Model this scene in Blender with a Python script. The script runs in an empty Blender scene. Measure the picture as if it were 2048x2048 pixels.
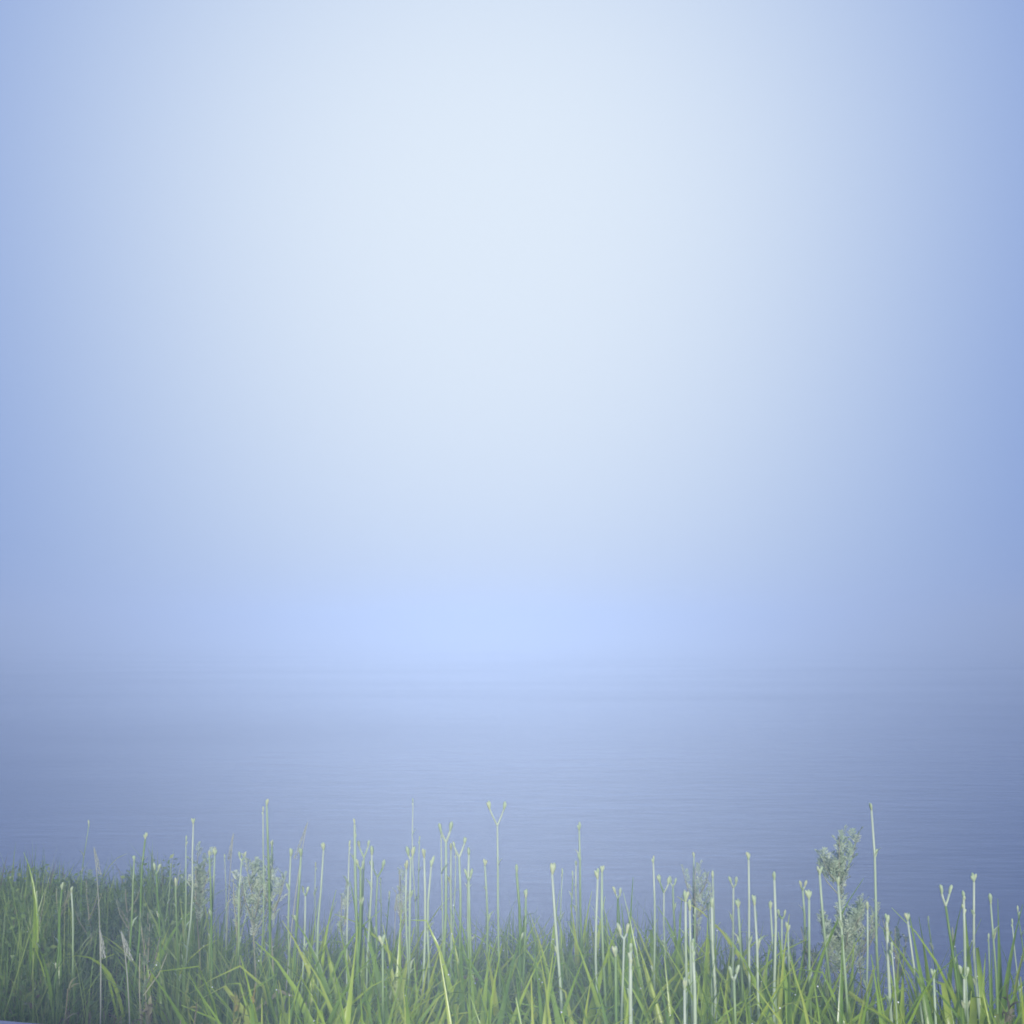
import bpy, math, random
import numpy as np
from mathutils import Vector, Matrix, Euler

R = math.radians
random.seed(7)
rng = np.random.default_rng(7)
sc = bpy.context.scene
col = sc.collection

# ------------------------------------------------------------------ camera
CAM_Z, F, PITCH, CX, CY = 1.6, 2185.0, 5.93, 1024.0, 1024.0
cam_data = bpy.data.cameras.new('camera')
cam = bpy.data.objects.new('camera', cam_data)
col.objects.link(cam)
cam_data.sensor_width = 36.0
cam_data.lens = 36.0 * F / 2048.0
cam_data.clip_start = 0.05
cam_data.clip_end = 3000.0
cam.location = (0, 0, CAM_Z)
cam.rotation_euler = (R(90 + PITCH), 0, 0)
sc.camera = cam

# ------------------------------------------------------------------ sun and sky
def direction(el, az):
    return Vector((math.sin(R(az)) * math.cos(R(el)), math.cos(R(az)) * math.cos(R(el)), math.sin(R(el))))


SUN_EL, SUN_AZ = 18.0, 178.5        # soft daylight from behind the photographer
GLOW_EL, GLOW_AZ = 20.5, -0.9        # where the fog over the lake is thinnest and brightest
sun_dir, glow_dir = direction(SUN_EL, SUN_AZ), direction(GLOW_EL, GLOW_AZ)
sun_data = bpy.data.lights.new('sun', 'SUN')
sun_data.energy = 5.0
sun_data.angle = R(10)
sun_data.color = (1.0, 0.95, 0.88)
sun = bpy.data.objects.new('sun', sun_data)
col.objects.link(sun)
sun.location = sun_dir * 30
sun.rotation_euler = (-sun_dir).to_track_quat('-Z', 'Y').to_euler()

world = bpy.data.worlds.new('World')
sc.world = world
world.use_nodes = True
nt = world.node_tree
N, L = nt.nodes, nt.links
bg = N['Background']
sky = N.new('ShaderNodeTexSky')
sky.sky_type = 'NISHITA'
sky.sun_disc = False
sky.sun_elevation = R(SUN_EL)
sky.sun_rotation = R(SUN_AZ)
sky.air_density = 1.0
sky.dust_density = 0.4
sky.ozone_density = 6.0


def mnode(op, *args, clamp=False):
    n = N.new('ShaderNodeMath')
    n.operation = op
    n.use_clamp = clamp
    for i, a in enumerate(args):
        if isinstance(a, (int, float)):
            n.inputs[i].default_value = a
        else:
            L.new(a, n.inputs[i])
    return n.outputs[0]


# foggy sky: a blue veil that thins to a broad white glow over the lake
tc = N.new('ShaderNodeTexCoord')
vs = N.new('ShaderNodeVectorMath')
vs.operation = 'SUBTRACT'
L.new(tc.outputs['Generated'], vs.inputs[0])
vs.inputs[1].default_value = glow_dir
sep = N.new('ShaderNodeSeparateXYZ')
L.new(vs.outputs[0], sep.inputs[0])
# the glow reaches further down towards the lake than up
dz = mnode('ADD', mnode('MULTIPLY', mnode('MAXIMUM', sep.outputs[2], 0.0), 0.95), mnode('MULTIPLY', mnode('MINIMUM', sep.outputs[2], 0.0), 0.72))
cmb = N.new('ShaderNodeCombineXYZ')
L.new(sep.outputs[0], cmb.inputs[0])
L.new(sep.outputs[1], cmb.inputs[1])
L.new(dz, cmb.inputs[2])
vl = N.new('ShaderNodeVectorMath')
vl.operation = 'LENGTH'
L.new(cmb.outputs[0], vl.inputs[0])
gl = mnode('POWER', mnode('DIVIDE', vl.outputs['Value'], 0.4175), 2.5)
glow = mnode('EXPONENT', mnode('MULTIPLY', gl, -1.0))
fog_col = N.new('ShaderNodeCombineColor')
for ch, (lo, hi, pw) in enumerate(((1.25, 8.1, 0.98), (2.1, 9.1, 0.86), (5.7, 10.25, 0.65))):   # red fades first, blue last
    L.new(mnode('MULTIPLY_ADD', mnode('POWER', glow, pw), hi - lo, lo), fog_col.inputs[ch])
veil = N.new('ShaderNodeMix')
veil.data_type = 'RGBA'
veil.inputs[0].default_value = 0.97
L.new(sky.outputs[0], veil.inputs[6])
L.new(fog_col.outputs[0], veil.inputs[7])
L.new(veil.outputs[2], bg.inputs[0])
bg.inputs[1].default_value = 0.1

sc.view_settings.view_transform = 'Standard'
sc.view_settings.look = 'None'
sc.view_settings.exposure = 0.0
sc.view_settings.gamma = 1.0
sc.render.engine = 'CYCLES'
sc.cycles.use_denoising = True
sc.cycles.max_bounces = 6
sc.cycles.diffuse_bounces = 3
sc.cycles.transmission_bounces = 4
sc.cycles.volume_bounces = 1
sc.cycles.filter_width = 1.8
sc.cycles.sample_clamp_indirect = 4.0

WATER_Z = -0.675
P_ = R(PITCH)


def at(px, py, Y):
    """the point at depth Y that the photograph shows at px, py"""
    u, v = (px - CX) / F, (CY - py) / F
    dy = math.cos(P_) - v * math.sin(P_)
    dz = math.sin(P_) + v * math.cos(P_)
    return Vector((u / dy * Y, Y, CAM_Z + dz / dy * Y))


def smooth(a, b, x):
    t = min(1.0, max(0.0, (x - a) / (b - a)))
    return t * t * (3 - 2 * t)


def bank_edge(x):
    return 3.75 + 0.55 * (1 - smooth(-0.6, 1.2, x)) + 2.1 * (1 - smooth(-2.4, -0.9, x)) + 0.12 * math.sin(3.1 * x) + 0.07 * math.sin(7.3 * x + 1)


def ground_z(x, y):
    e = bank_edge(max(-6, min(6, x)))
    z = 0.03 * math.sin(2.3 * x + 0.4) * math.sin(1.9 * y)
    z += 0.16 * (1 - smooth(-1.9, -0.8, x)) * smooth(2.6, 4.4, y)
    fall = smooth(e, e + 1.6, y)
    return z * (1 - fall) - 1.15 * fall


# ------------------------------------------------------------------ materials
def new_mat(name):
    m = bpy.data.materials.new(name)
    m.use_nodes = True
    t = m.node_tree
    return m, t, t.nodes['Principled BSDF'], t.nodes['Material Output']


def ramp(t, stops):
    r = t.nodes.new('ShaderNodeValToRGB')
    els = r.color_ramp.elements
    while len(els) < len(stops):
        els.new(0.5)
    for e, (p, c) in zip(els, stops):
        e.position = p
        e.color = (*c, 1)
    return r


def leaf_mat(name, stops, translucent=0.4, rough=0.32, spec=0.5, source='object', noise=18.0, trans_gain=1.0, zgrad=0.0):
    m, t, b, out = new_mat(name)
    n, l = t.nodes, t.links
    tcd = n.new('ShaderNodeTexCoord')
    nz = n.new('ShaderNodeTexNoise')
    nz.inputs['Scale'].default_value = noise
    nz.inputs['Detail'].default_value = 3
    l.new(tcd.outputs['Object'], nz.inputs['Vector'])
    if source == 'object':
        oi = n.new('ShaderNodeObjectInfo')
        val = oi.outputs['Random']
    else:
        a = n.new('ShaderNodeAttribute')
        a.attribute_name = source
        val = a.outputs['Fac']
    mm = n.new('ShaderNodeMath')
    mm.operation = 'MULTIPLY_ADD'
    l.new(nz.outputs[0], mm.inputs[0])
    mm.inputs[1].default_value = 0.5
    s2 = n.new('ShaderNodeMath')
    s2.operation = 'SUBTRACT'
    l.new(val, s2.inputs[0])
    s2.inputs[1].default_value = 0.25
    l.new(s2.outputs[0], mm.inputs[2])
    rp = ramp(t, stops)
    if zgrad:                                        # greener at the foot, waxy and paler towards the top
        sx = n.new('ShaderNodeSeparateXYZ')
        l.new(tcd.outputs['Object'], sx.inputs[0])
        zz = n.new('ShaderNodeMath')
        zz.operation = 'MULTIPLY_ADD'
        l.new(sx.outputs[2], zz.inputs[0])
        zz.inputs[1].default_value = zgrad
        zz.inputs[2].default_value = -0.68 * zgrad
        zs = n.new('ShaderNodeMath')
        l.new(mm.outputs[0], zs.inputs[0])
        l.new(zz.outputs[0], zs.inputs[1])
        l.new(zs.outputs[0], rp.inputs[0])
    else:
        l.new(mm.outputs[0], rp.inputs[0])
    l.new(rp.outputs[0], b.inputs['Base Color'])
    b.inputs['Roughness'].default_value = rough
    b.inputs['Specular IOR Level'].default_value = spec
    tr = n.new('ShaderNodeBsdfTranslucent')
    hs = n.new('ShaderNodeHueSaturation')
    hs.inputs['Value'].default_value = 1.5 * trans_gain
    hs.inputs['Saturation'].default_value = 1.05
    hs.inputs['Hue'].default_value = 0.49
    l.new(rp.outputs[0], hs.inputs['Color'])
    l.new(hs.outputs[0], tr.inputs[0])
    mx = n.new('ShaderNodeMixShader')
    mx.inputs[0].default_value = translucent
    l.new(b.outputs[0], mx.inputs[1])
    l.new(tr.outputs[0], mx.inputs[2])
    l.new(mx.outputs[0], out.inputs['Surface'])
    return m


M = {}
M['leaf'] = leaf_mat('strap_leaf', [(0.0, (0.15, 0.27, 0.045)), (0.35, (0.26, 0.41, 0.055)), (0.7, (0.38, 0.52, 0.06)), (0.95, (0.46, 0.54, 0.09))], 0.4, 0.28)
M['stalk'] = leaf_mat('flower_stalk', [(0.0, (0.17, 0.31, 0.07)), (0.3, (0.29, 0.42, 0.16)), (0.6, (0.46, 0.58, 0.38)), (1.0, (0.58, 0.66, 0.50))], 0.3, 0.4, 0.5, noise=7, zgrad=1.7)
M['bud'] = leaf_mat('flower_bud', [(0.0, (0.46, 0.58, 0.36)), (0.5, (0.55, 0.65, 0.42)), (1.0, (0.63, 0.67, 0.42))], 0.35, 0.35, 0.6)
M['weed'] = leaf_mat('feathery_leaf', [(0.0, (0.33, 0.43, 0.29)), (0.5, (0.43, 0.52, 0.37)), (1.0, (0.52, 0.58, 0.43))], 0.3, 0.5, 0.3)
M['weed_shaded'] = leaf_mat('shaded_feathery_leaf', [(0.0, (0.10, 0.17, 0.10)), (0.5, (0.15, 0.23, 0.13)), (1.0, (0.21, 0.28, 0.17))], 0.3, 0.55, 0.3)  # darker copy of the feathery leaf, the bank's shade put into its colour
M['weed_stem'] = leaf_mat('weed_stem', [(0.0, (0.24, 0.24, 0.16)), (1.0, (0.34, 0.36, 0.23))], 0.1, 0.6, 0.3)
M['grass'] = leaf_mat('grass', [(0.0, (0.09, 0.16, 0.045)), (0.45, (0.18, 0.29, 0.065)), (0.7, (0.29, 0.38, 0.09)), (0.85, (0.20, 0.17, 0.10)), (1.0, (0.12, 0.10, 0.075))], 0.45, 0.4, 0.5, source='tint', noise=6)
M['seed'] = leaf_mat('seed_head', [(0.0, (0.40, 0.44, 0.34)), (1.0, (0.52, 0.54, 0.44))], 0.35, 0.7, 0.2)
M['straw'] = leaf_mat('straw_leaf', [(0.0, (0.26, 0.25, 0.12)), (0.5, (0.36, 0.33, 0.17)), (1.0, (0.42, 0.40, 0.22))], 0.3, 0.6, 0.3)
M['yellow'] = leaf_mat('yellowing_leaf', [(0.0, (0.22, 0.27, 0.08)), (0.55, (0.29, 0.31, 0.09)), (0.85, (0.36, 0.29, 0.09)), (1.0, (0.31, 0.35, 0.11))], 0.4, 0.5, 0.3)
M['dry'] = leaf_mat('dry_leaf', [(0.0, (0.14, 0.13, 0.09)), (0.5, (0.20, 0.19, 0.12)), (1.0, (0.24, 0.25, 0.14))], 0.25, 0.7, 0.2)

m, t, b, out = new_mat('dew')
b.inputs['Base Color'].default_value = (0.9, 0.93, 0.95, 1)  # near-white base paints the highlights of wet leaves into the drops
b.inputs['Roughness'].default_value = 0.06
b.inputs['Specular IOR Level'].default_value = 1.0
M['dew'] = m

m, t, b, out = new_mat('soil')
nz = t.nodes.new('ShaderNodeTexNoise')
nz.inputs['Scale'].default_value = 9
nz.inputs['Detail'].default_value = 8
rp = ramp(t, [(0.3, (0.035, 0.04, 0.02)), (0.7, (0.10, 0.085, 0.05))])
t.links.new(nz.outputs[0], rp.inputs[0])
t.links.new(rp.outputs[0], b.inputs['Base Color'])
b.inputs['Roughness'].default_value = 0.9
M['soil'] = m

m, t, b, out = new_mat('concrete')
nz = t.nodes.new('ShaderNodeTexNoise')
nz.inputs['Scale'].default_value = 22
nz.inputs['Detail'].default_value = 8
rp = ramp(t, [(0.3, (0.16, 0.18, 0.25)), (0.7, (0.26, 0.29, 0.38))])
t.links.new(nz.outputs[0], rp.inputs[0])
t.links.new(rp.outputs[0], b.inputs['Base Color'])
b.inputs['Roughness'].default_value = 0.75
bp = t.nodes.new('ShaderNodeBump')
bp.inputs['Strength'].default_value = 0.4
bp.inputs['Distance'].default_value = 0.004
t.links.new(nz.outputs[0], bp.inputs['Height'])
t.links.new(bp.outputs[0], b.inputs['Normal'])
M['concrete'] = m

# lake water: dark body, wind ripples
m, t, b, out = new_mat('lake_water')
n, l = t.nodes, t.links
tcw = n.new('ShaderNodeTexCoord')


def wave(scale, stretch, detail, seed):
    mp = n.new('ShaderNodeMapping')
    mp.inputs['Scale'].default_value = (scale * stretch, scale, scale)
    mp.inputs['Location'].default_value = (seed, seed * 1.7, 0)
    mp.inputs['Rotation'].default_value = (0, 0, R(6 * math.sin(seed)))
    l.new(tcw.outputs['Object'], mp.inputs['Vector'])
    q = n.new('ShaderNodeTexNoise')
    q.inputs['Scale'].default_value = 1.0
    q.inputs['Detail'].default_value = detail
    l.new(mp.outputs[0], q.inputs['Vector'])
    return q.outputs[0]


w1, w2, w3 = wave(7.0, 0.35, 3, 1.3), wave(1.6, 0.3, 3, 4.1), wave(0.16, 0.35, 3, 2.2)
add = n.new('ShaderNodeMath')
add.operation = 'MULTIPLY_ADD'
l.new(w2, add.inputs[0])
add.inputs[1].default_value = 2.2
l.new(w1, add.inputs[2])
amp = n.new('ShaderNodeMapRange')
amp.inputs[1].default_value = 0.35
amp.inputs[2].default_value = 0.65
amp.inputs[3].default_value = 0.12
amp.inputs[4].default_value = 0.8
l.new(w3, amp.inputs[0])
bp = n.new('ShaderNodeBump')
bp.inputs['Distance'].default_value = 0.016
l.new(amp.outputs[0], bp.inputs['Strength'])
l.new(add.outputs[0], bp.inputs['Height'])
l.new(bp.outputs[0], b.inputs['Normal'])
b.inputs['Base Color'].default_value = (0.008, 0.035, 0.12, 1)
rmap = n.new('ShaderNodeMapRange')
rmap.inputs[1].default_value = 0.3
rmap.inputs[2].default_value = 0.7
rmap.inputs[3].default_value = 0.2
rmap.inputs[4].default_value = 0.06
l.new(w3, rmap.inputs[0])
l.new(rmap.outputs[0], b.inputs['Roughness'])
b.inputs['IOR'].default_value = 1.333
M['water'] = m


# ------------------------------------------------------------------ helpers
def mesh(name, verts, faces, mat, smooth_shade=True):
    me = bpy.data.meshes.new(name)
    me.from_pydata([tuple(v) for v in verts], [], faces)
    if smooth_shade:
        me.polygons.foreach_set('use_smooth', [True] * len(me.polygons))
    me.materials.append(mat)
    me.update()
    return me


def link(name, data, parent=None, loc=(0, 0, 0), rot=(0, 0, 0), scale=None):
    o = bpy.data.objects.new(name, data)
    col.objects.link(o)
    o.location = loc
    o.rotation_euler = rot
    if scale is not None:
        o.scale = scale if hasattr(scale, '__len__') else (scale,) * 3
    if parent is not None:
        o.parent = parent
    return o


def tag(o, label, cat, group=None):
    o['label'] = label
    o['category'] = cat
    if group:
        o['group'] = group
    return o


def tube(points, radii, sides=6):
    vs, fs = [], []
    k = len(points)
    for i, p in enumerate(points):
        a = points[max(0, i - 1)]
        c = points[min(k - 1, i + 1)]
        d = (Vector(c) - Vector(a)).normalized()
        u = d.cross(Vector((0, 1, 0.01))).normalized()
        w = d.cross(u)
        for s in range(sides):
            an = 2 * math.pi * s / sides
            vs.append(Vector(p) + (u * math.cos(an) + w * math.sin(an)) * radii[i])
    for i in range(k - 1):
        for s in range(sides):
            s2 = (s + 1) % sides
            fs.append((i * sides + s, i * sides + s2, (i + 1) * sides + s2, (i + 1) * sides + s))
    fs.append(tuple(range((k - 1) * sides, k * sides)))
    return vs, fs


def strap_leaf(length, width, a0, a1, power, kink=None, twist=0.0, segs=9, fold=0.28):
    """an arching strap leaf with a keel; rises in +z, arches towards +x"""
    vs, fs = [], []
    p = Vector((0, 0, 0))
    step = length / segs
    for i in range(segs + 1):
        tt = i / segs
        a = a0 + (a1 - a0) * tt ** power
        if kink and tt > kink[0]:
            a += kink[1] * smooth(kink[0], kink[0] + 0.16, tt) + (tt - kink[0]) * 0.9
        d = Vector((math.sin(a), 0, math.cos(a)))
        nrm = Vector((-math.cos(a), 0, math.sin(a)))
        w = width * (0.55 + 0.45 * smooth(0, 0.3, tt)) * (1 - smooth(0.5, 1.0, tt) * 0.93)
        tw = twist * tt
        side = Vector((0, 1, 0)) * math.cos(tw) + nrm * math.sin(tw)
        up = nrm * math.cos(tw) - Vector((0, 1, 0)) * math.sin(tw)
        f = fold * (1 - 0.5 * tt)
        vs += [p + side * w / 2 + up * w * f, p.copy(), p - side * w / 2 + up * w * f]
        p = p + d * step
    for i in range(segs):
        k = i * 3
        fs += [(k, k + 1, k + 4, k + 3), (k + 1, k + 2, k + 5, k + 4)]
    return vs, fs


leaf_meshes = []
for i in range(18):
    k = None
    a0, a1, pw = R(random.uniform(3, 16)), R(random.uniform(55, 120)), random.uniform(1.6, 3.0)
    if i % 3 == 0:                                   # snapped leaves: the upper part hangs down
        k = (random.uniform(0.5, 0.75), R(random.uniform(70, 120)))
        a0, a1 = R(random.uniform(6, 20)), R(random.uniform(15, 35))
    elif i % 3 == 1:
        a1 = R(random.uniform(25, 55))
    v, f = strap_leaf(1.0, 0.031, a0, a1, pw, k, random.uniform(-0.9, 0.9))
    leaf_meshes.append(mesh('leaf', v, f, M['leaf']))

dry_leaf_meshes = []
for i in range(4):                                   # withered straw-coloured blades, snapped over
    v, f = strap_leaf(1.0, 0.022, R(random.uniform(8, 25)), R(random.uniform(40, 90)), 1.3, (random.uniform(0.35, 0.6), R(random.uniform(60, 110))), random.uniform(-1.5, 1.5))
    dry_leaf_meshes.append(mesh('leaf', v, f, M['straw']))

# flower bud: slim spindle, 1 unit long, rises along z
bud_meshes = []
for i in range(4):
    prof = [(0, 0.055), (0.12, 0.075), (0.35, 0.12), (0.62, 0.15), (0.82, 0.125), (0.95, 0.07), (1.0, 0.015)]
    bend = random.uniform(-0.06, 0.06)
    pts = [Vector((bend * math.sin(z * 2.5), 0, z)) for z, _ in prof]
    v, f = tube(pts, [r * random.uniform(0.9, 1.1) for _, r in prof], 6)
    bud_meshes.append(mesh('bud', v, f, M['bud']))
bv, bf = strap_leaf(1.0, 0.34, R(8), R(38), 1.5, None, 0.2, 4, 0.35)
bract_mesh = mesh('bract', bv, bf, M['bud'])


def add_bud(stalk, p, tilt, az, size, stout=1.0):
    o = link('bud', random.choice(bud_meshes), stalk, p, Euler((0, tilt, az), 'XYZ'), (size * stout, size * stout, size))
    return o


def flower_stalk(plant, base, tip, low, kind, d):
    """base, low, tip: world points; kind: the form of its top"""
    rad = {'thin': 0.0024, 'thick': 0.0050}.get(kind, 0.0042) * random.uniform(0.8, 1.15)
    k = 9
    pts = []
    wob, wph, wfr = random.uniform(0.002, 0.011), random.uniform(0, 6.3), random.uniform(3.5, 9)
    ctrl = low * 2 - (base + tip) * 0.5              # the curve passes through low at its middle
    for i in range(k):
        t_ = i / (k - 1)
        q = base * (1 - t_) ** 2 + ctrl * (2 * t_ * (1 - t_)) + tip * t_ ** 2
        ph = math.sin(math.pi * t_)
        q = q + Vector((wob * ph * math.sin(wfr * t_ + wph), 0, 0))
        pts.append(q - base)
    radii = [rad * (1.25 - 0.5 * i / (k - 1)) for i in range(k)]
    off = base - plant.location
    size = {'thin': 0.024, 'thick': 0.030}.get(kind, 0.033) * random.uniform(0.75, 1.12)
    fork = {'fork': (0.015, 0.034), 'wide': (0.021, 0.046), 'small': (0.007, 0.012)}.get(kind)
    drop = size * 0.8 + (fork[1] if fork else 0)
    axis = (pts[-1] - pts[-2]).normalized()
    pts[-1] = pts[-1] - axis * drop                  # leave room for the buds at the top
    pts[-2] = pts[-2] - axis * drop * 0.8
    pts[-3] = pts[-3] - axis * drop * 0.4
    v, f = tube(pts, radii, 6)
    st = mesh('flower_stalk', v, f, M['stalk'])
    stalk = link('flower_stalk', st, plant, off)
    top = pts[-1]
    if fork:
        for s in (-1, 1):
            spread = fork[0] * random.uniform(0.85, 1.15)
            e = top + Vector((s * spread, random.uniform(-0.01, 0.01), fork[1] * random.uniform(0.8, 1.15)))
            mid = top + (e - top) * 0.5 + Vector((s * spread * 0.04, 0, 0))
            bm_v, bm_f = tube([top, mid, e], [rad * 0.78, rad * 0.7, rad * 0.7], 6)
            link('branch', mesh('branch', bm_v, bm_f, M['stalk']), stalk)
            for q in range(2):
                add_bud(stalk, e - Vector((0, 0, 0.003)), R(random.uniform(6, 22)), math.pi * (s < 0) + random.uniform(-0.7, 0.7), size * random.uniform(0.75, 1.0), 1.2)
    elif kind == 'thin':
        add_bud(stalk, top, R(random.uniform(0, 8)), random.uniform(0, 6), size, 0.9)
        add_bud(stalk, top - axis * 0.012, R(random.uniform(14, 26)), random.uniform(0, 6), size * 0.7, 0.9)
    elif kind == 'club':
        a = random.uniform(0, 6.3)
        for q in range(random.choice((2, 3, 3))):
            add_bud(stalk, top - Vector((0, 0, 0.002)), R(random.uniform(5, 20)), a + q * 2.1, size * random.uniform(0.55, 1.05), random.uniform(0.95, 1.3))
        add_bud(stalk, top - Vector((0, 0, 0.004)), R(random.uniform(0, 9)), a, size * random.uniform(0.6, 0.9), 1.3)
    elif kind == 'trumpet':
        for q, s in enumerate((0, math.pi, 1.6)):
            add_bud(stalk, top, R(random.uniform(12, 27)), s + random.uniform(-0.3, 0.3), size * random.uniform(0.6, 0.95), 1.25)
        add_bud(stalk, top - Vector((0, 0, 0.003)), R(random.uniform(0, 8)), 0, size * random.uniform(0.5, 0.7), 1.5)
    elif kind == 'thick':
        a = random.uniform(0, 6.3)
        for q in range(5):
            add_bud(stalk, top - axis * 0.012 * q, R(random.uniform(5, 20)), a + q * 2.4, size * random.uniform(0.6, 0.95), 1.3)
    # clasping bracts and a late side bud lower down the stalk
    for q in range(random.choice((1, 2, 2, 3))):
        i = random.choice((4, 5, 6, 7))
        p = pts[i]
        s = random.choice((-1, 1))
        az = 0 if s > 0 else math.pi
        link('bract', bract_mesh, stalk, p, Euler((0, R(random.uniform(8, 20)), az + random.uniform(-0.7, 0.7)), 'XYZ'), 0.034 * random.uniform(0.7, 1.3))
        if random.random() < 0.3 and kind != 'thin':
            add_bud(stalk, p + Vector((s * 0.003, 0, 0)), R(random.uniform(10, 18)), az, 0.024, 1.0)
    return stalk


def leaves_for(plant, count, lmin, lmax, wide=1.0):
    a = random.uniform(0, 6.3)
    for i in range(count):
        ln = random.uniform(lmin, lmax)
        az = a + (i % 2) * math.pi + random.gauss(0, 0.75)
        r = random.uniform(0.0, 0.035)
        pool = dry_leaf_meshes if random.random() < 0.05 else leaf_meshes
        link('leaf', random.choice(pool), plant, (r * math.cos(az), r * math.sin(az), -0.02),
             (random.gauss(0, 0.06), random.gauss(0, 0.06), az), (ln, ln * wide * random.uniform(0.75, 1.1) * 0.78 / max(ln, 0.3), ln))


def side_branch(stalk_points, plant):
    pass


# ------------------------------------------------------------------ the setting
xs = [-400, -200, -90, -40, -20, -12] + list(np.linspace(-8, 8, 65)) + [12, 20, 40, 90, 200, 400]
ys = [-400, -150, -60, -25, -10, -4] + list(np.linspace(-2, 10, 61)) + [14, 22, 40, 90, 200, 400]
vs = [(x, y, ground_z(x, y)) for y in ys for x in xs]
nx = len(xs)
fs = [(j * nx + i, j * nx + i + 1, (j + 1) * nx + i + 1, (j + 1) * nx + i) for j in range(len(ys) - 1) for i in range(nx - 1)]
ground = link('ground', mesh('ground', vs, fs, M['soil']))
ground['kind'] = 'structure'
wv = [(-399, 3.0, WATER_Z), (399, 3.0, WATER_Z), (399, 399, WATER_Z), (-399, 399, WATER_Z)]
water = link('water', mesh('water', wv, [(0, 1, 2, 3)], M['water']))
water['kind'] = 'structure'

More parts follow.
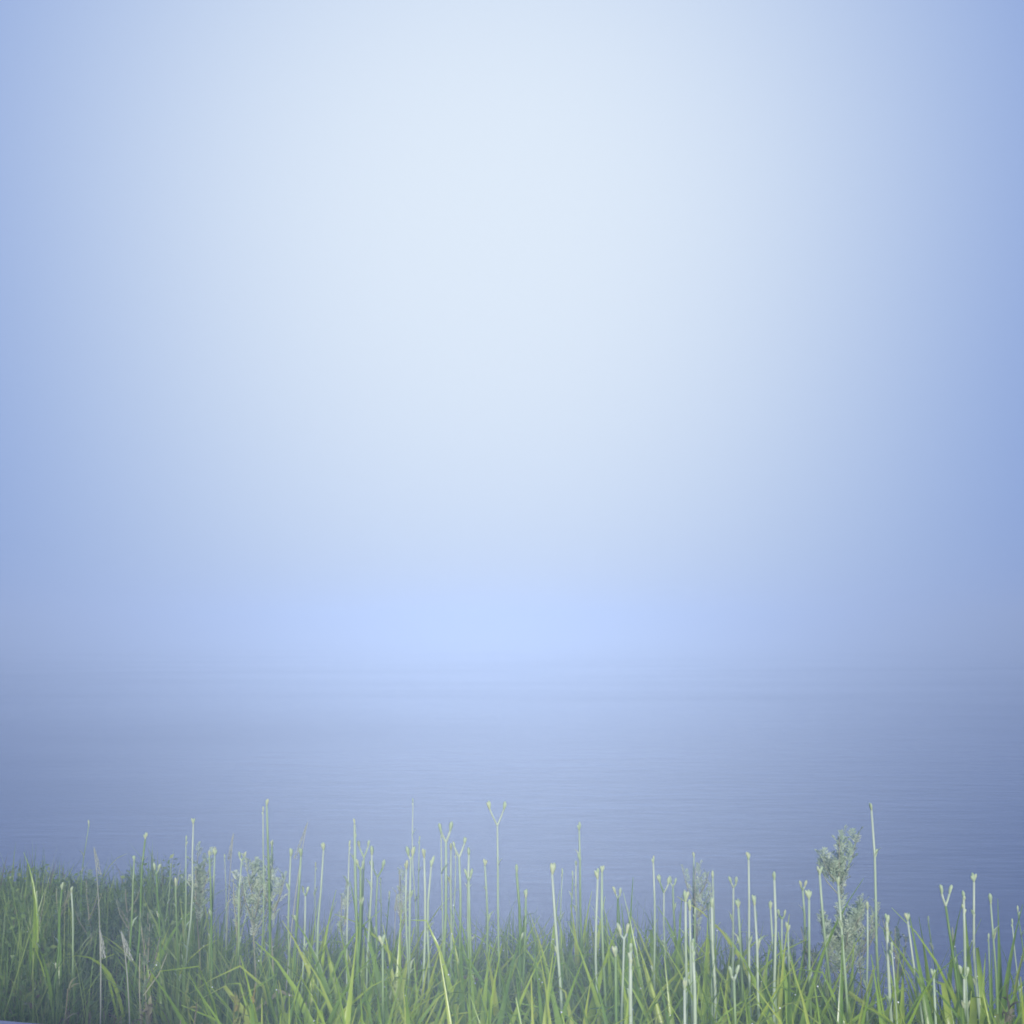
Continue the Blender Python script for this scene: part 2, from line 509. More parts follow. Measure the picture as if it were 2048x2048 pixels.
# ------------------------------------------------------------------ flowering daylilies traced from the photograph
C, T, K, Fk, W, S, TR = 'club', 'thin', 'thick', 'fork', 'wide', 'small', 'trumpet'
plants = [
    ('a faint hair-thin stalk rising alone above the left bank', 5.0, [(179, 1642, 163, 1790, T)]),
    ('a short faint stalk nearest the left edge', 4.3, [(73, 1784, 72, 1860, T)]),
    ('two close short stalks over the far left undergrowth', 4.0, [(125, 1765, 113, 1900, C), (142, 1773, 145, 1900, C)]),
    ('a bent stalk just left of the leaning left stalk', 4.2, [(269, 1710, 264, 1823, C)]),
    ('a tall right-leaning stalk above the left bank', 4.2, [(292, 1666, 280, 1830, TR)]),
    ('a small forked stalk beside the leaning left stalk', 4.1, [(311, 1728, 314, 1823, S)]),
    ('a thin knotted stalk bending right on the left bank', 4.5, [(342, 1728, 335, 1800, T)]),
    ('a short club-topped stalk left of the feathery weed', 4.0, [(351, 1757, 354, 1853, C)]),
    ('the tallest stalk on the left bank, a thin one beside it', 4.0, [(387, 1635, 379, 1813, TR), (372, 1673, 377, 1800, T)]),
    ('a pair of crossing stalks with open tops, left bank', 3.9, [(430, 1695, 426, 1834, TR), (418, 1700, 423, 1834, C)]),
    ('a plain thin stalk right of the crossing pair', 4.2, [(449, 1710, 449, 1813, T)]),
    ('a V-topped stalk left of the tall twin stalks', 4.0, [(485, 1702, 478, 1840, S)]),
    ('tall twin stalks rising from the left leafy clump', 3.9, [(533, 1597, 536, 1770, C), (526, 1615, 524, 1760, T)]),
    ('a lower stalk just right of the tall twin stalks', 4.1, [(544, 1678, 547, 1765, C)]),
    ('a bud-topped stalk beside the long slanting blade', 3.7, [(603, 1696, 594, 1840, C), (582, 1696, 580, 1850, C)]),
    ('a bright curved stalk right of the slanting blade', 3.5, [(648, 1683, 639, 1890, C)]),
    ('a thin straight stalk left of the bright curved one', 4.0, [(631, 1726, 630, 1840, T)]),
    ('a short branching stalk low under the slanting blade', 3.7, [(611, 1771, 607, 1880, S)]),
    ('the tall knobbly stalk of the left-centre bunch', 3.5, [(709, 1637, 715, 1880, K), (699, 1683, 697, 1890, T), (721, 1718, 716, 1880, S)]),
    ('a forked stalk leaning in the left-centre bunch', 3.55, [(729, 1680, 722, 1870, Fk)]),
    ('a club-topped stalk at the right of the left-centre bunch', 3.6, [(744, 1691, 738, 1870, C)]),
    ('an open V-topped stalk right of the left-centre bunch', 3.7, [(757, 1717, 749, 1870, Fk)]),
    ('two low faint thin stalks in the gap left of centre', 4.2, [(761, 1757, 764, 1848, T), (780, 1784, 774, 1850, T)]),
    ('a low yellowish bud standing alone, left of centre', 2.9, [(765, 1869, 765, 1940, TR)]),
    ('a faint hair-thin tip rising highest left of centre', 4.3, [(826, 1598, 830, 1760, T)]),
    ('a pair of stalks with twin tops, left of the dense bunch', 3.4, [(822, 1692, 820, 1900, S), (813, 1720, 811, 1890, C)]),
    ('a thin pale stalk behind the twin-topped pair', 3.9, [(839, 1674, 838, 1800, T)]),
    ('two diverging knobbly stalks left of the dense bunch', 3.6, [(848, 1699, 849, 1880, C), (864, 1715, 853, 1880, C)]),
    ('the high fork-topped stalk of the dense centre bunch', 3.5, [(892, 1644, 886, 1880, Fk), (882, 1660, 882, 1880, T)]),
    ('two straight stalks in the middle of the dense bunch', 3.7, [(902, 1684, 899, 1880, C), (912, 1702, 905, 1880, T)]),
    ('a stout V-topped stalk right in the dense bunch', 3.4, [(917, 1678, 925, 1890, Fk)]),
    ('a bowed stalk at the right end of the dense bunch', 3.5, [(938, 1695, 936, 1880, C), (937, 1738, 940, 1880, S)]),
    ('a single stalk between the dense bunch and tall fork', 3.9, [(969, 1717, 975, 1834, TR)]),
    ('the tall widely forked stalk at the picture centre', 3.4, [(994, 1603, 1000, 1900, W)]),
    ('a curved heavy-topped stalk right of the tall fork', 3.5, [(1032, 1731, 1043, 1890, C), (1052, 1778, 1050, 1890, C)]),
    ('a right-slanting stalk, second right of the tall fork', 3.2, [(1103, 1728, 1118, 1890, C)]),
    ('a thin faint stalk behind the right-slanting one', 4.1, [(1125, 1739, 1120, 1813, T)]),
    ('a tall pale lone stalk right of centre', 4.1, [(1158, 1646, 1162, 1780, C)]),
    ('a knobbly pair at the foot of the tall pale stalk', 4.2, [(1152, 1720, 1152, 1805, C), (1146, 1744, 1143, 1807, T)]),
    ('two close stout stalks with a hooked top', 3.2, [(1204, 1728, 1205, 1900, TR), (1196, 1739, 1194, 1900, C)]),
    ('a faint forked tip in front of the arching leaves', 4.1, [(1236, 1773, 1239, 1850, S)]),
    ('a short V-topped stalk in the right-centre foreground', 3.0, [(1249, 1847, 1247, 1930, S)]),
    ('a short slanting stalk low in the right-centre foreground', 2.8, [(1231, 1890, 1235, 1960, C)]),
    ('a short thick bud spike in the foreground', 2.7, [(1261, 1885, 1259, 1970, K)]),
    ('a clean tall stalk left of the small twin forks', 3.4, [(1306, 1712, 1314, 1880, C)]),
    ('a twin-forked stalk right of the clean tall one', 3.6, [(1328, 1748, 1331, 1880, Fk)]),
    ('a little faint fork behind the twin-forked stalk', 4.2, [(1345, 1752, 1347, 1820, S)]),
    ('a faint tall stalk above the pale right weed', 4.2, [(1388, 1702, 1382, 1790, C)]),
    ('a crowd of three yellow-green stalks, right of centre', 3.1, [(1371, 1784, 1371, 1900, C), (1379, 1800, 1383, 1900, C), (1390, 1818, 1392, 1910, T)]),
    ('a short tuft-topped stalk under the crowd of three', 2.85, [(1384, 1871, 1385, 1945, K)]),
    ('a yellow stalk very low at the bottom edge', 2.55, [(1369, 1956, 1367, 2010, C)]),
    ('a single high bud right of the crowd of three', 3.6, [(1425, 1741, 1424, 1850, C)]),
    ('a double stout stalk right of the crowd of three', 3.1, [(1423, 1794, 1429, 1920, C), (1415, 1802, 1425, 1920, C)]),
    ('a heart-shaped double bud on a slim stalk', 3.4, [(1467, 1752, 1465, 1880, S)]),
    ('a wide trumpet-topped stalk under the double bud', 3.2, [(1476, 1800, 1482, 1910, TR)]),
    ('a tall flat-topped stalk right of the double bud', 3.2, [(1497, 1704, 1505, 1890, TR)]),
    ('a lower stalk hugging the tall flat-topped one', 3.0, [(1508, 1792, 1514, 1910, C)]),
    ('a short forked stalk at the bottom, right of centre', 2.6, [(1467, 1930, 1471, 2000, S)]),
    ('two stout stalks rising together left of the right weed', 3.1, [(1548, 1741, 1550, 1910, C), (1540, 1797, 1548, 1920, C)]),
    ('a thin twin-tipped stalk by the two stout stalks', 3.7, [(1564, 1818, 1568, 1910, S)]),
    ('a short trumpet stalk between the stout pair and weed', 3.4, [(1576, 1847, 1579, 1930, TR)]),
    ('a pale forked stalk behind the bright trumpet stalk', 4.0, [(1604, 1760, 1611, 1850, S)]),
    ('a bright trumpet-topped stalk left of the right weed', 3.1, [(1618, 1780, 1623, 1910, TR)]),
    ('a right-slanting club stalk left of the feathery weed', 3.4, [(1638, 1733, 1656, 1880, C)]),
    ('a stalk standing in front of the tall feathery weed', 3.1, [(1675, 1755, 1684, 1910, C)]),
    ('a short stalk under the tallest right stalk', 3.1, [(1735, 1805, 1737, 1920, C)]),
    ('the tallest stalk on the right, past the feathery weed', 3.3, [(1742, 1606, 1751, 1850, C)]),
    ('a ridged thick stalk right of the tallest one', 2.9, [(1773, 1823, 1781, 1920, K), (1783, 1888, 1796, 1960, T)]),
    ('a strongly left-bent trumpet stalk', 3.1, [(1813, 1825, 1838, 1930, TR)]),
    ('a faint thin stalk right of the left-bent trumpet', 3.7, [(1855, 1834, 1868, 1915, T)]),
    ('a clear Y-shaped stalk near the right', 3.4, [(1885, 1768, 1904, 1900, Fk)]),
    ('a heavy hooked stalk right of the Y-shaped one', 3.2, [(1927, 1781, 1941, 1910, K)]),
    ('the highest stalk near the right edge', 3.4, [(1948, 1747, 1958, 1890, TR)]),
    ('a nodding club stalk second from the right edge', 3.3, [(1980, 1788, 1988, 1900, C)]),
    ('a thin short stalk beside the nodding club stalk', 3.3, [(1977, 1869, 1979, 1930, T)]),
    ('faint crossed thin stalks at the right edge', 3.9, [(2024, 1840, 2040, 1910, T), (2034, 1813, 2043, 1890, T)]),
    ('a small leaning forked stalk low at the right', 3.1, [(1928, 1932, 1922, 1975, S)]),
    ('a small bud low between the bent and Y stalks', 2.8, [(1867, 1940, 1868, 1990, C)]),
]
occupied = []
for nick, d, scapes in plants:
    bx = sum(at(s[2], s[3], d).x for s in scapes) / len(scapes)
    gz = ground_z(bx, d)
    plant = link('daylily_plant', None, None, (bx, d, gz))
    plant.empty_display_size = 0.05
    tag(plant, 'daylily plant with ' + nick, 'plant', 'flowering daylilies on the bank')
    occupied.append((bx, d))
    for (xt, yt, xl, yl, kind) in scapes:
        dd = d + random.uniform(-0.04, 0.04)
        tip = at(xt, yt, dd)
        lowp = at(xl, yl, dd)
        sl = (lowp.x - tip.x) / max(0.05, tip.z - lowp.z)
        base = Vector((lowp.x + sl * 0.3 * (lowp.z - gz), d, gz - 0.02))
        base.x = bx + max(-0.06, min(0.06, base.x - bx))
        midz = (base.z + tip.z) / 2
        s = (lowp.z - midz) / max(0.05, tip.z - lowp.z)
        mid = Vector((lowp.x + (tip.x - base.x) * 0.5 * (midz - lowp.z) / (tip.z - base.z), d, midz))
        flower_stalk(plant, base, tip, mid, kind, d)
    left = bx < -0.5 * d / 2.13
    n_l = random.randint(3, 5) if left else random.randint(8, 11)
    leaves_for(plant, n_l, 0.42 if d > 3.7 else 0.5, 0.62 if d > 3.7 else 0.86, 0.55 if left else 1.0)

# ------------------------------------------------------------------ leafy clumps between them
rows = [(2.52, 'along the bottom edge'), (2.68, 'in the front row'), (2.84, 'in the second row'), (2.98, 'in the third row'), (3.14, 'in the middle row'),
        (3.36, 'behind the middle row'), (3.66, 'near the back of the bank'), (3.95, 'on the rim of the bank')]
ORD = ['first', 'second', 'third', 'fourth', 'fifth', 'sixth', 'seventh', 'eighth', 'ninth', 'tenth', 'eleventh', 'twelfth', 'thirteenth',
       'fourteenth', 'fifteenth', 'sixteenth', 'seventeenth', 'eighteenth', 'nineteenth', 'twentieth', 'twenty-first', 'twenty-second', 'twenty-third']
for y0, where in rows:
    x0, x1 = -0.24 * y0, 0.49 * y0
    n_c = int((x1 - x0) / (0.112 if y0 < 3 else 0.14))
    for i in range(n_c):
        x = x0 + (i + random.uniform(0.2, 0.8)) * (x1 - x0) / n_c
        y = y0 + random.uniform(-0.09, 0.09)
        if y > bank_edge(x) + 0.15:
            continue
        plant = link('daylily_clump', None, None, (x, y, ground_z(x, y)))
        plant.empty_display_size = 0.05
        tag(plant, 'stalkless clump of green strap leaves %s, %s from the left' % (where, ORD[i]), 'plant', 'stalkless daylily clumps on the bank')
        hi = 0.88 if y0 < 3.0 else (0.78 if y0 < 3.5 else 0.6)
        if y0 > 3.2:
            hi *= 1 + 0.12 * (1 - smooth(0.05, 0.12, abs(x / y - 0.1)))
        if x / y > 0.22 and y0 > 2.9:
            hi *= 1 - 0.3 * smooth(0.22, 0.42, x / y)
        leaves_for(plant, random.randint(15, 20) if y0 < 3.2 else random.randint(12, 16), hi * 0.6, hi, 1.25 if y0 < 3.2 else 1.05)


# ------------------------------------------------------------------ feathery weeds
def feather_leaf():
    """deeply cut leaf: lobes along a midrib, 1 unit long along +x, slightly drooping"""
    vs, fs = [], []

    def lobe(p, dr, ln, w):
        n_ = Vector((0, 0, 1))
        s = dr.cross(n_).normalized()
        k = len(vs)
        up = Vector((0, 0, random.uniform(-0.05, 0.09)))
        vs.extend([p, p + dr * ln * 0.5 + s * w + up, p + dr * ln + up * 0.4, p + dr * ln * 0.5 - s * w + up, p + dr * ln * 0.5 - Vector((0, 0, 0.02))])
        fs.extend([(k, k + 1, k + 4), (k + 1, k + 2, k + 4), (k + 2, k + 3, k + 4), (k + 3, k, k + 4)])
    for i in range(4):
        tt = 0.22 + i * 0.19
        p = Vector((tt, 0, 0.10 * math.sin(tt * 3)))
        ln = (0.42 - 0.06 * i) * random.uniform(0.8, 1.15)
        for s in (-1, 1):
            lobe(p, Vector((0.72, 0.7 * s, 0.05)).normalized(), ln, 0.055)
    lobe(Vector((0.0, 0, 0)), Vector((1, 0, 0.12)).normalized(), 0.75, 0.03)
    lobe(Vector((0.66, 0, 0.09)), Vector((1, 0, -0.05)).normalized(), 0.36, 0.07)
    return vs, fs


feather_meshes, shaded_meshes = [], []
for i in range(5):
    v, f = feather_leaf()
    feather_meshes.append(mesh('leaf', v, f, M['weed'], False))
    shaded_meshes.append(mesh('leaf', v, f, M['weed_shaded'], False))


def weed(label, px, py, d, height, leaves, spread, size, lean=0.0, tops=5, group='feathery weeds', pool=None):
    tip = at(px, py, d)
    base = Vector((tip.x - lean, d, ground_z(tip.x, d)))
    plant = link('feathery_weed', None, None, base)
    plant.empty_display_size = 0.05
    tag(plant, label, 'weed', group)
    top = tip - base
    pts = [top * t_ + Vector((0.012 * math.sin(t_ * 5), 0.01 * math.sin(t_ * 4), 0)) for t_ in np.linspace(0, 1, 8)]
    v, f = tube(pts, [0.0042 * (1.1 - 0.75 * i / 7) for i in range(8)], 6)
    link('stem', mesh('stem', v, f, M['weed_stem']), plant)
    h = top.z
    z0 = max(0.12, h - height)
    axes = [(Vector((0, 0, 0)), top, leaves)]
    for i in range(tops):                                     # side branches, upright and leafy
        t0 = random.uniform(z0 / h, 0.86)
        p0 = top * t0
        az = random.uniform(0, 6.3)
        ln = random.uniform(0.10, 0.2) * (1.15 - t0 * 0.4)
        p1 = p0 + Vector((math.cos(az) * spread, math.sin(az) * spread * 0.7, ln))
        v, f = tube([p0, (p0 + p1) / 2 + Vector((math.cos(az), math.sin(az), 0)) * spread * 0.15, p1], [0.0022, 0.0018, 0.001], 5)
        link('branch', mesh('branch', v, f, M['weed_stem']), plant)
        axes.append((p0 + (p1 - p0) * 0.25, p1, max(5, leaves // 4)))
    for q0, q1, cnt in axes:
        t_start = z0 / h if q0.length < 1e-6 else 0.0
        for i in range(cnt):
            t_ = t_start + (1 - t_start) * (i + random.random()) / cnt
            p = q0 + (q1 - q0) * t_
            az = i * 2.4 + random.uniform(-0.4, 0.4)
            up = random.uniform(28, 62) + 18 * t_
            s = size * random.uniform(0.7, 1.15) * (1.1 - 0.35 * t_)
            link('leaf', random.choice(pool or feather_meshes), plant, p, Euler((random.uniform(-0.4, 0.4), -R(up), az), 'XYZ'), s)
    return plant


weed('tall pale feathery weed beside the tallest right stalk', 1684, 1672, 3.9, 0.52, 56, 0.075, 0.066, 0.03, 17)
weed('lower feathery weed right of the tall pale one', 1722, 1800, 3.95, 0.28, 22, 0.07, 0.05, 0.02, 5)
weed('small greyish weed sprig low right of the tallest right stalk', 1795, 1855, 3.9, 0.2, 14, 0.05, 0.042, 0.0, 3, pool=shaded_meshes)
weed('pale bushy weed head right of the tallest left stalk', 399, 1738, 4.1, 0.2, 30, 0.045, 0.062, -0.01, 6)
weed('small leafy weed tip by the V-topped left stalk', 474, 1755, 4.1, 0.2, 16, 0.03, 0.055, -0.03, 3)
weed('broad pale weed head at the foot of the tall twin stalks', 512, 1728, 3.95, 0.26, 34, 0.06, 0.06, 0.0, 8)
weed('leafy weed sprig between twin stalks and slanting blade', 548, 1740, 3.9, 0.2, 18, 0.04, 0.052, 0.0, 3)
weed('wispy faint weed under the faint tall right-centre stalk', 1396, 1735, 4.15, 0.26, 22, 0.06, 0.05, 0.02, 6)
weed('dim leafy weed at the far left of the bank', 120, 1768, 4.6, 0.25, 20, 0.06, 0.06, 0.0, 4, pool=shaded_meshes)
weed('dim leafy weed behind the pale drooping seed head', 180, 1760, 4.7, 0.25, 20, 0.06, 0.06, 0.0, 4, pool=shaded_meshes)
weed('dim weed between the bent stalk and leaning left stalk', 258, 1765, 4.6, 0.25, 18, 0.05, 0.055, 0.0, 4, pool=shaded_meshes)
weed('round leafy weed head in front on the left bank', 298, 1862, 3.5, 0.12, 9, 0.03, 0.042, 0.0, 4, pool=shaded_meshes)
weed('greyish weed low in front of the left bank', 290, 1905, 3.1, 0.16, 9, 0.06, 0.04, 0.0, 2, pool=shaded_meshes)
weed('thin weed tuft in the gap left of the centre bunch', 690, 1790, 4.0, 0.2, 14, 0.04, 0.045, 0.0, 3)
weed('soft weed sprig right behind the left-centre bunch', 806, 1740, 4.0, 0.24, 18, 0.03, 0.045, 0.0, 3)
weed('low weed beside the stout pair on the right', 1585, 1890, 3.9, 0.16, 14, 0.05, 0.042, 0.0, 3, pool=shaded_meshes)
weed('low weed in the gap left of the tall feathery weed', 1632, 1895, 3.9, 0.16, 14, 0.05, 0.042, 0.0, 3, pool=shaded_meshes)


# ------------------------------------------------------------------ grass stems with seed heads
def seed_stem(label, tip_px, low_px, d, head_px, bend=0.0, width=0.006):
    tip, low = at(*tip_px, d), at(*low_px, d)
    gx = low.x + (low.x - tip.x) * 0.3
    gz = ground_z(gx, d)
    plant = link('grass_stem', None, None, (gx, d, gz))
    plant.empty_display_size = 0.05
    tag(plant, label, 'grass stem', 'grass stems with seed heads')
    b0 = Vector((gx, d, gz))
    pts = []
    for t_ in np.linspace(0, 1, 8):
        q = b0 * (1 - t_) ** 2 + low * (2 * t_ * (1 - t_)) + tip * t_ ** 2
        pts.append(q - b0)
    v, f = tube(pts, [0.0028 - 0.0016 * i / 7 for i in range(8)], 5)
    stem = link('stem', mesh('stem', v, f, M['seed']), plant)
    hd = at(*head_px, d) - b0
    tp = tip - b0
    ax = tp - hd
    vs_, fs_ = [], []
    for i in range(26):
        t_ = i / 26
        p = hd + ax * t_ + Vector((bend * math.sin(t_ * 3.1), 0, 0))
        az = i * 2.4
        w = width * (1.1 - 0.8 * t_)
        o = Vector((math.cos(az) * w, math.sin(az) * w, 0))
        e = p + o + ax.normalized() * 0.018
        s = Vector((-math.sin(az), math.cos(az), 0)) * 0.0024
        k = len(vs_)
        vs_ += [p, p + o * 0.8 + s + ax.normalized() * 0.006, e, p + o * 0.8 - s + ax.normalized() * 0.006, p + o * 1.4 + ax.normalized() * 0.008]
        fs_ += [(k, k + 1, k + 4), (k + 1, k + 2, k + 4), (k + 2, k + 3, k + 4), (k + 3, k, k + 4)]
    link('seed_head', mesh('seed_head', vs_, fs_, M['seed'], False), plant)
    return plant


seed_stem('pale drooping grass seed head at the far left', (188, 1698), (204, 1810), 4.2, (199, 1752), 0.004)
seed_stem('short slanting pale seed head above the left weeds', (466, 1672), (455, 1780), 4.1, (457, 1724))
seed_stem('long pale slanting blade-like seed head, left of centre', (614, 1648), (575, 1830), 3.7, (588, 1722), 0.0, 0.005)
seed_stem('dull purplish grass head leaning low on the left bank', (243, 1868), (268, 1960), 3.1, (262, 1925), 0.003)
seed_stem('pale bent grass head low at the left', (200, 1868), (206, 1960), 3.1, (206, 1920), 0.003)
seed_stem('thin grass head in the gap right of the left-centre bunch', (793, 1795), (787, 1870), 4.1, (790, 1825), 0, 0.004)
seed_stem('faint grass head right of the nodding club stalk', (1905, 1862), (1910, 1930), 3.7, (1907, 1890), 0, 0.004)


# ------------------------------------------------------------------ yellowing and withered clumps
def small_clump(name, label, cat, px, py, d, mat, count, spread, hgt, leaf_len):
    c = at(px, py, d)
    gz = ground_z(c.x, d)
    plant = link(name, None, None, (c.x, d, gz))
    plant.empty_display_size = 0.05
    tag(plant, label, cat)
    v, f = strap_leaf(1.0, 0.30, R(10), R(85), 1.4, None, 0.4, 5, 0.2)
    me = mesh('leaf', v, f, mat)
    top = c.z - gz
    for i in range(14):
        az = random.uniform(0, 6.3)
        rr = spread * random.uniform(0.3, 1.2)
        e = Vector((math.cos(az) * rr, math.sin(az) * rr * 0.6, top * random.uniform(0.7, 1.0)))
        tv, tf = tube([Vector((0, 0, 0)), e * 0.5 + Vector((0.01, 0, 0.03)), e], [0.003, 0.0024, 0.0014], 5)
        st = link('stem', mesh('stem', tv, tf, mat), plant)
        for k in range(count // 14):
            t_ = random.uniform(max(0.1, 1 - hgt / top), 1.0)
            link('leaf', me, st, e * t_ + Vector((0.004, 0, 0.02 * (1 - t_))), Euler((random.gauss(0, 0.3), random.gauss(0.2, 0.4), random.uniform(0, 6.3)), 'XYZ'), leaf_len * 1.5 * random.uniform(0.6, 1.2))


small_clump('yellowing_weed', 'small yellow and orange leaved weed on the left bank', 'weed', 445, 1955, 2.9, M['yellow'], 150, 0.10, 0.22, 0.017)
small_clump('withered_weed', 'brownish withered clump in the bottom right corner', 'weed', 2025, 1985, 2.9, M['dry'], 150, 0.16, 0.2, 0.022)
small_clump('withered_weed', 'grey-brown withered weed at the bottom left', 'weed', 95, 1940, 2.75, M['dry'], 190, 0.2, 0.35, 0.02)
small_clump('withered_weed', 'brown withered weed low beside the yellowing one', 'weed', 330, 1990, 2.75, M['dry'], 110, 0.12, 0.2, 0.018)


# ------------------------------------------------------------------ low grass and undergrowth: nobody could count it
def blades(name, label, n_try, accept, hfun, wfun, tintfun, bend=0.5):
    V, Fc, tint = [], [], []
    for i in range(n_try):
        got = accept()
        if got is None:
            continue
        x, y = got
        z = ground_z(x, y) - 0.01
        h = hfun(x, y)
        w = wfun(x, y)
        az = random.uniform(0, 6.3)
        face = random.uniform(0, 6.3)
        b_ = abs(random.gauss(0, bend)) * h
        dx, dy = math.cos(az) * b_, math.sin(az) * b_
        sx, sy = math.cos(face) * w / 2, math.sin(face) * w / 2
        k = len(V)
        for t_, ww in ((0, 0.8), (0.38, 1.0), (0.74, 0.7)):
            cx_, cy_, cz_ = x + dx * t_ ** 2, y + dy * t_ ** 2, z + h * t_ * (1 - 0.18 * t_ * b_ / max(h, .01))
            V.append((cx_ - sx * ww, cy_ - sy * ww, cz_))
            V.append((cx_ + sx * ww, cy_ + sy * ww, cz_))
        V.append((x + dx, y + dy, z + h * (1 - 0.18 * b_ / max(h, .01))))
        Fc += [(k, k + 1, k + 3, k + 2), (k + 2, k + 3, k + 5, k + 4), (k + 4, k + 5, k + 6)]
        tint += [tintfun(x, y)] * 7
    me = mesh(name, V, Fc, M['grass'])
    at_ = me.attributes.new('tint', 'FLOAT', 'POINT')
    at_.data.foreach_set('value', tint)
    o = link(name, me)
    o['kind'] = 'stuff'
    o['label'] = label
    o['category'] = 'grass'
    return o


def left_spot():
    y = random.uniform(2.3, 6.0)
    x = random.uniform(-0.56 * y, -0.14 * y)
    if y > bank_edge(x) + 0.3 or random.random() < smooth(-0.26, -0.15, x / y):
        return None
    return x, y


def dry_dim_amount(x, y):  # dead brown grass, darkened further to paint in the dim lower-left corner
    return (1 - smooth(-0.44, -0.20, x / y)) * (1 - smooth(2.8, 4.2, y))


blades('grass', 'tall mixed grass covering the left bank', 26000, left_spot,
       lambda x, y: (random.uniform(0.22, 0.5) + (random.random() ** 4) * 0.25) * (0.72 + 0.38 * math.sin(5.1 * x + 1.3 * y) * math.sin(2.7 * y + 3.3 * x + 1)) * (0.9 - 0.35 * smooth(3.4, 5.0, y)), lambda x, y: random.uniform(0.003, 0.008),
       lambda x, y: min(1.0, max(0.0, random.gauss(0.40, 0.22) + 0.55 * dry_dim_amount(x, y) * random.random() ** 0.5)), 0.55)


def low_spot():
    y = random.uniform(2.2, 4.6)
    x = random.uniform(-0.3 * y, 0.56 * y)
    if y > bank_edge(x) + 0.35:
        return None
    return x, y


blades('undergrowth', 'dense low grass under the strap leaves', 26000, low_spot,
       lambda x, y: random.uniform(0.2, 0.58 - 0.12 * smooth(0.15, 0.4, x / y)), lambda x, y: random.uniform(0.005, 0.014),
       lambda x, y: min(0.72, max(0.0, random.gauss(0.52, 0.14))), 0.5)

def culm_spot():
    y = random.uniform(2.5, 4.4)
    x = random.uniform(-0.5 * y, 0.5 * y)
    if y > bank_edge(x) + 0.2:
        return None
    return x, y


blades('grass_culms', 'wispy thin grass stems standing among the strap leaves', 700, culm_spot,
       lambda x, y: random.uniform(0.4, 0.72), lambda x, y: random.uniform(0.002, 0.004),
       lambda x, y: min(0.85, max(0.2, random.gauss(0.6, 0.15))), 0.22)

# small round leaves scattered through the left bank
def patch(x, y):
    return (0.72 + 0.38 * math.sin(5.1 * x + 1.3 * y) * math.sin(2.7 * y + 3.3 * x + 1)) * (1 - 0.3 * smooth(3.8, 5.2, y))


V, Fc, tint = [], [], []
for i in range(9000):
    got = left_spot()
    if got is None:
        continue
    x, y = got
    z = ground_z(x, y) + random.uniform(0.08, 0.36) * patch(x, y)
    a = random.uniform(0, 6.3)
    r = random.uniform(0.007, 0.017)
    u = Vector((math.cos(a), math.sin(a), random.uniform(-0.2, 0.9))).normalized()
    s = u.cross(Vector((random.uniform(-1, 1), random.uniform(-1, 1), 0.7))).normalized()
    c = Vector((x, y, z))
    k = len(V)
    V += [tuple(c), tuple(c + u * r + s * r * 0.55), tuple(c + u * r * 2), tuple(c + u * r - s * r * 0.55)]
    Fc += [(k, k + 1, k + 2, k + 3)]
    tint += [min(1.0, max(0.0, random.gauss(0.45, 0.16) + 0.6 * dry_dim_amount(x, y) * random.random()))] * 4
me = mesh('ground_cover', V, Fc, M['grass'], False)
me.attributes.new('tint', 'FLOAT', 'POINT').data.foreach_set('value', tint)
gc = link('ground_cover', me)
gc['kind'] = 'stuff'
gc['label'] = 'small leaved ground cover tangled through the left grass'
gc['category'] = 'ground cover'

# ------------------------------------------------------------------ dew, with wet-leaf glints painted in
V, Fc = [], []
ico_v = [(0, 0, 1)] + [(math.cos(a) * 0.87, math.sin(a) * 0.87, 0.45) for a in np.linspace(0, 2 * math.pi, 7)[:-1]] + \
        [(math.cos(a + 0.5) * 0.87, math.sin(a + 0.5) * 0.87, -0.45) for a in np.linspace(0, 2 * math.pi, 7)[:-1]] + [(0, 0, -1)]
ico_f = [(0, 1 + i, 1 + (i + 1) % 6) for i in range(6)] + [(1 + i, 7 + i, 1 + (i + 1) % 6) for i in range(6)] + \
        [(1 + (i + 1) % 6, 7 + i, 7 + (i + 1) % 6) for i in range(6)] + [(13, 7 + (i + 1) % 6, 7 + i) for i in range(6)]
bpy.context.view_layer.update()
leaf_objs = [o for o in bpy.data.objects if o.name.split('.')[0] == 'leaf' and o.parent and o.parent.name.startswith('daylily')] + \
            [o for o in bpy.data.objects if o.name.split('.')[0] == 'leaf' and o.parent and o.parent.name.startswith('feathery')][::9]
for i in range(900):
    o = random.choice(leaf_objs)
    vv = random.choice(o.data.vertices).co
    p = o.matrix_world @ vv
    if p.z < 0.3:
        continue
    r = random.uniform(0.0010, 0.0027)
    k = len(V)
    V += [(p.x + q[0] * r, p.y + q[1] * r, p.z + q[2] * r + r * 0.7) for q in ico_v]
    Fc += [tuple(k + j for j in f_) for f_ in ico_f]
dew = link('dew_glints', mesh('dew_glints', V, Fc, M['dew']))
dew['kind'] = 'stuff'
dew['label'] = 'white dew drops with the glint of wet leaves painted in'
dew['category'] = 'dew'

# ------------------------------------------------------------------ low wall whose corner shows at the bottom left
p0 = at(-60, 2034, 2.2)
p1 = at(118, 2049, 2.2)


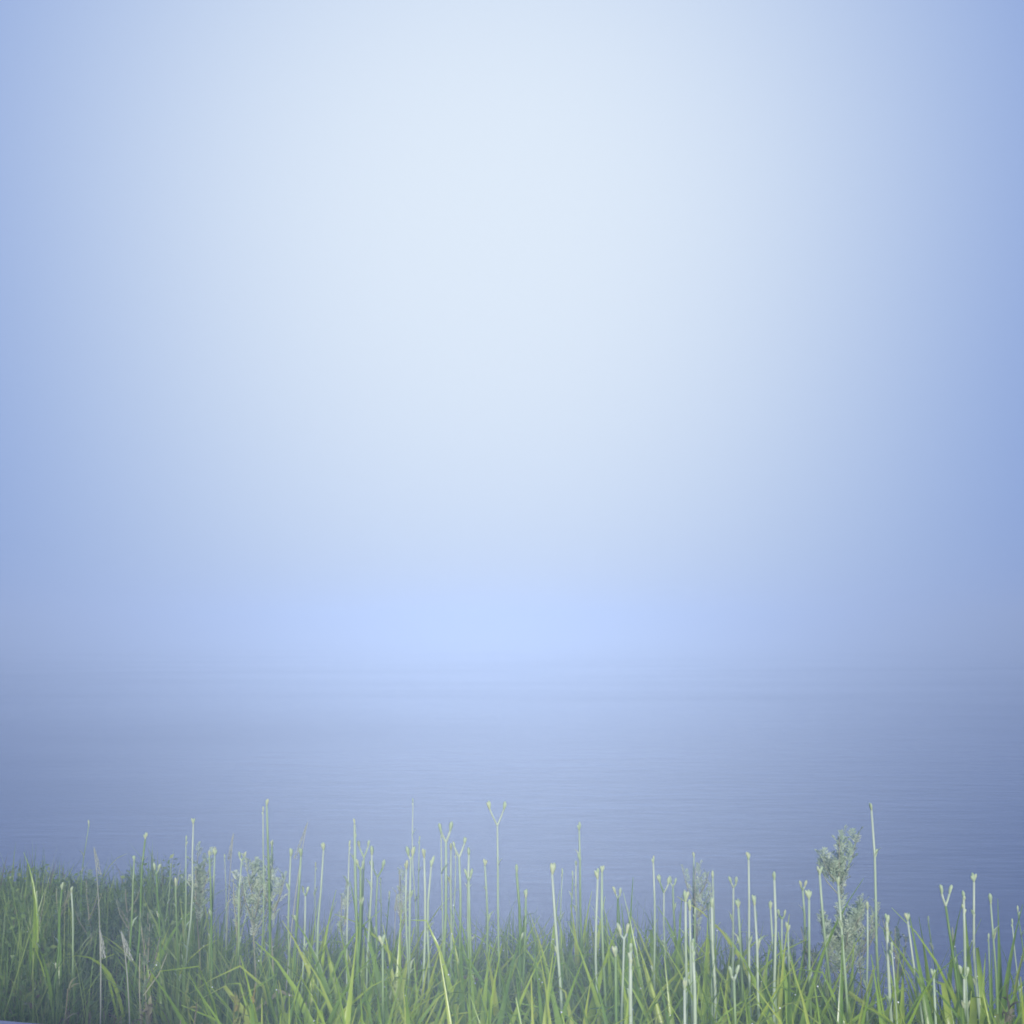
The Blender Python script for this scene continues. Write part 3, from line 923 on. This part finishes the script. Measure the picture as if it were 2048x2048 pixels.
def wall_part(name, x0, x1, y0, y1, z0, z1, parent, bev=0.012):
    vs_ = []
    for (zz, s) in ((z0, 0), (z1 - bev, 0), (z1, bev)):
        vs_ += [(x0 + s, y0 + s, zz), (x1 - s, y0 + s, zz), (x1 - s, y1 - s, zz), (x0 + s, y1 - s, zz)]
    fs_ = [(0, 3, 2, 1), (8, 9, 10, 11)]
    for j in (0, 4):
        for q in range(4):
            fs_.append((j + q, j + (q + 1) % 4, j + 4 + (q + 1) % 4, j + 4 + q))
    return link(name, mesh(name, vs_, fs_, M['concrete'], False), parent)


wall = link('low_wall', None, None, (p1.x, 2.2, 0))
wall.empty_display_size = 0.05
wall.rotation_euler = (0, 0, R(0))
tag(wall, 'blue-grey concrete wall top peeking into the bottom left corner', 'wall')
top_z = p0.z
wall_part('coping', -1.6, 0.0, -0.36, 0.0, top_z - 0.09, top_z, wall)
wall_part('wall_body', -1.58, -0.03, -0.32, -0.04, -0.1, top_z - 0.092, wall, 0.002)
wall.rotation_euler = (0, math.atan2(p0.z - p1.z, p1.x - p0.x), 0)
wall.location = (p1.x + 0.0, 2.2, p1.z - top_z)

# ------------------------------------------------------------------ fog
x0, x1, y0, y1, z0, z1 = -410, 410, -410, 410, -2.3, 3.2
hv = [(x, y, z) for z in (z0, z1) for (x, y) in ((x0, y0), (x1, y0), (x1, y1), (x0, y1))]
hf = [(0, 3, 2, 1), (4, 5, 6, 7), (0, 1, 5, 4), (1, 2, 6, 5), (2, 3, 7, 6), (3, 0, 4, 7)]
hm = bpy.data.materials.new('fog_air')
hm.use_nodes = True
ht = hm.node_tree
ht.nodes.clear()
ho = ht.nodes.new('ShaderNodeOutputMaterial')
# two kinds of scatterer, evenly mixed: pale mist droplets and finer bluish haze
both = ht.nodes.new('ShaderNodeAddShader')
for k, (tone, dens, aniso) in enumerate((((0.395, 0.352, 0.295, 1), 0.0128, -0.71), ((0.165, 0.38, 0.775, 1), 0.0128, -0.35))):
    pv = ht.nodes.new('ShaderNodeVolumePrincipled')
    pv.inputs['Color'].default_value = tone
    pv.inputs['Density'].default_value = dens
    pv.inputs['Anisotropy'].default_value = aniso
    ht.links.new(pv.outputs[0], both.inputs[k])
ht.links.new(both.outputs[0], ho.inputs['Volume'])
haze = link('haze', mesh('haze', hv, hf, hm, False))
haze['kind'] = 'stuff'
haze['label'] = 'pale blue morning fog over the lake'
haze['category'] = 'fog'
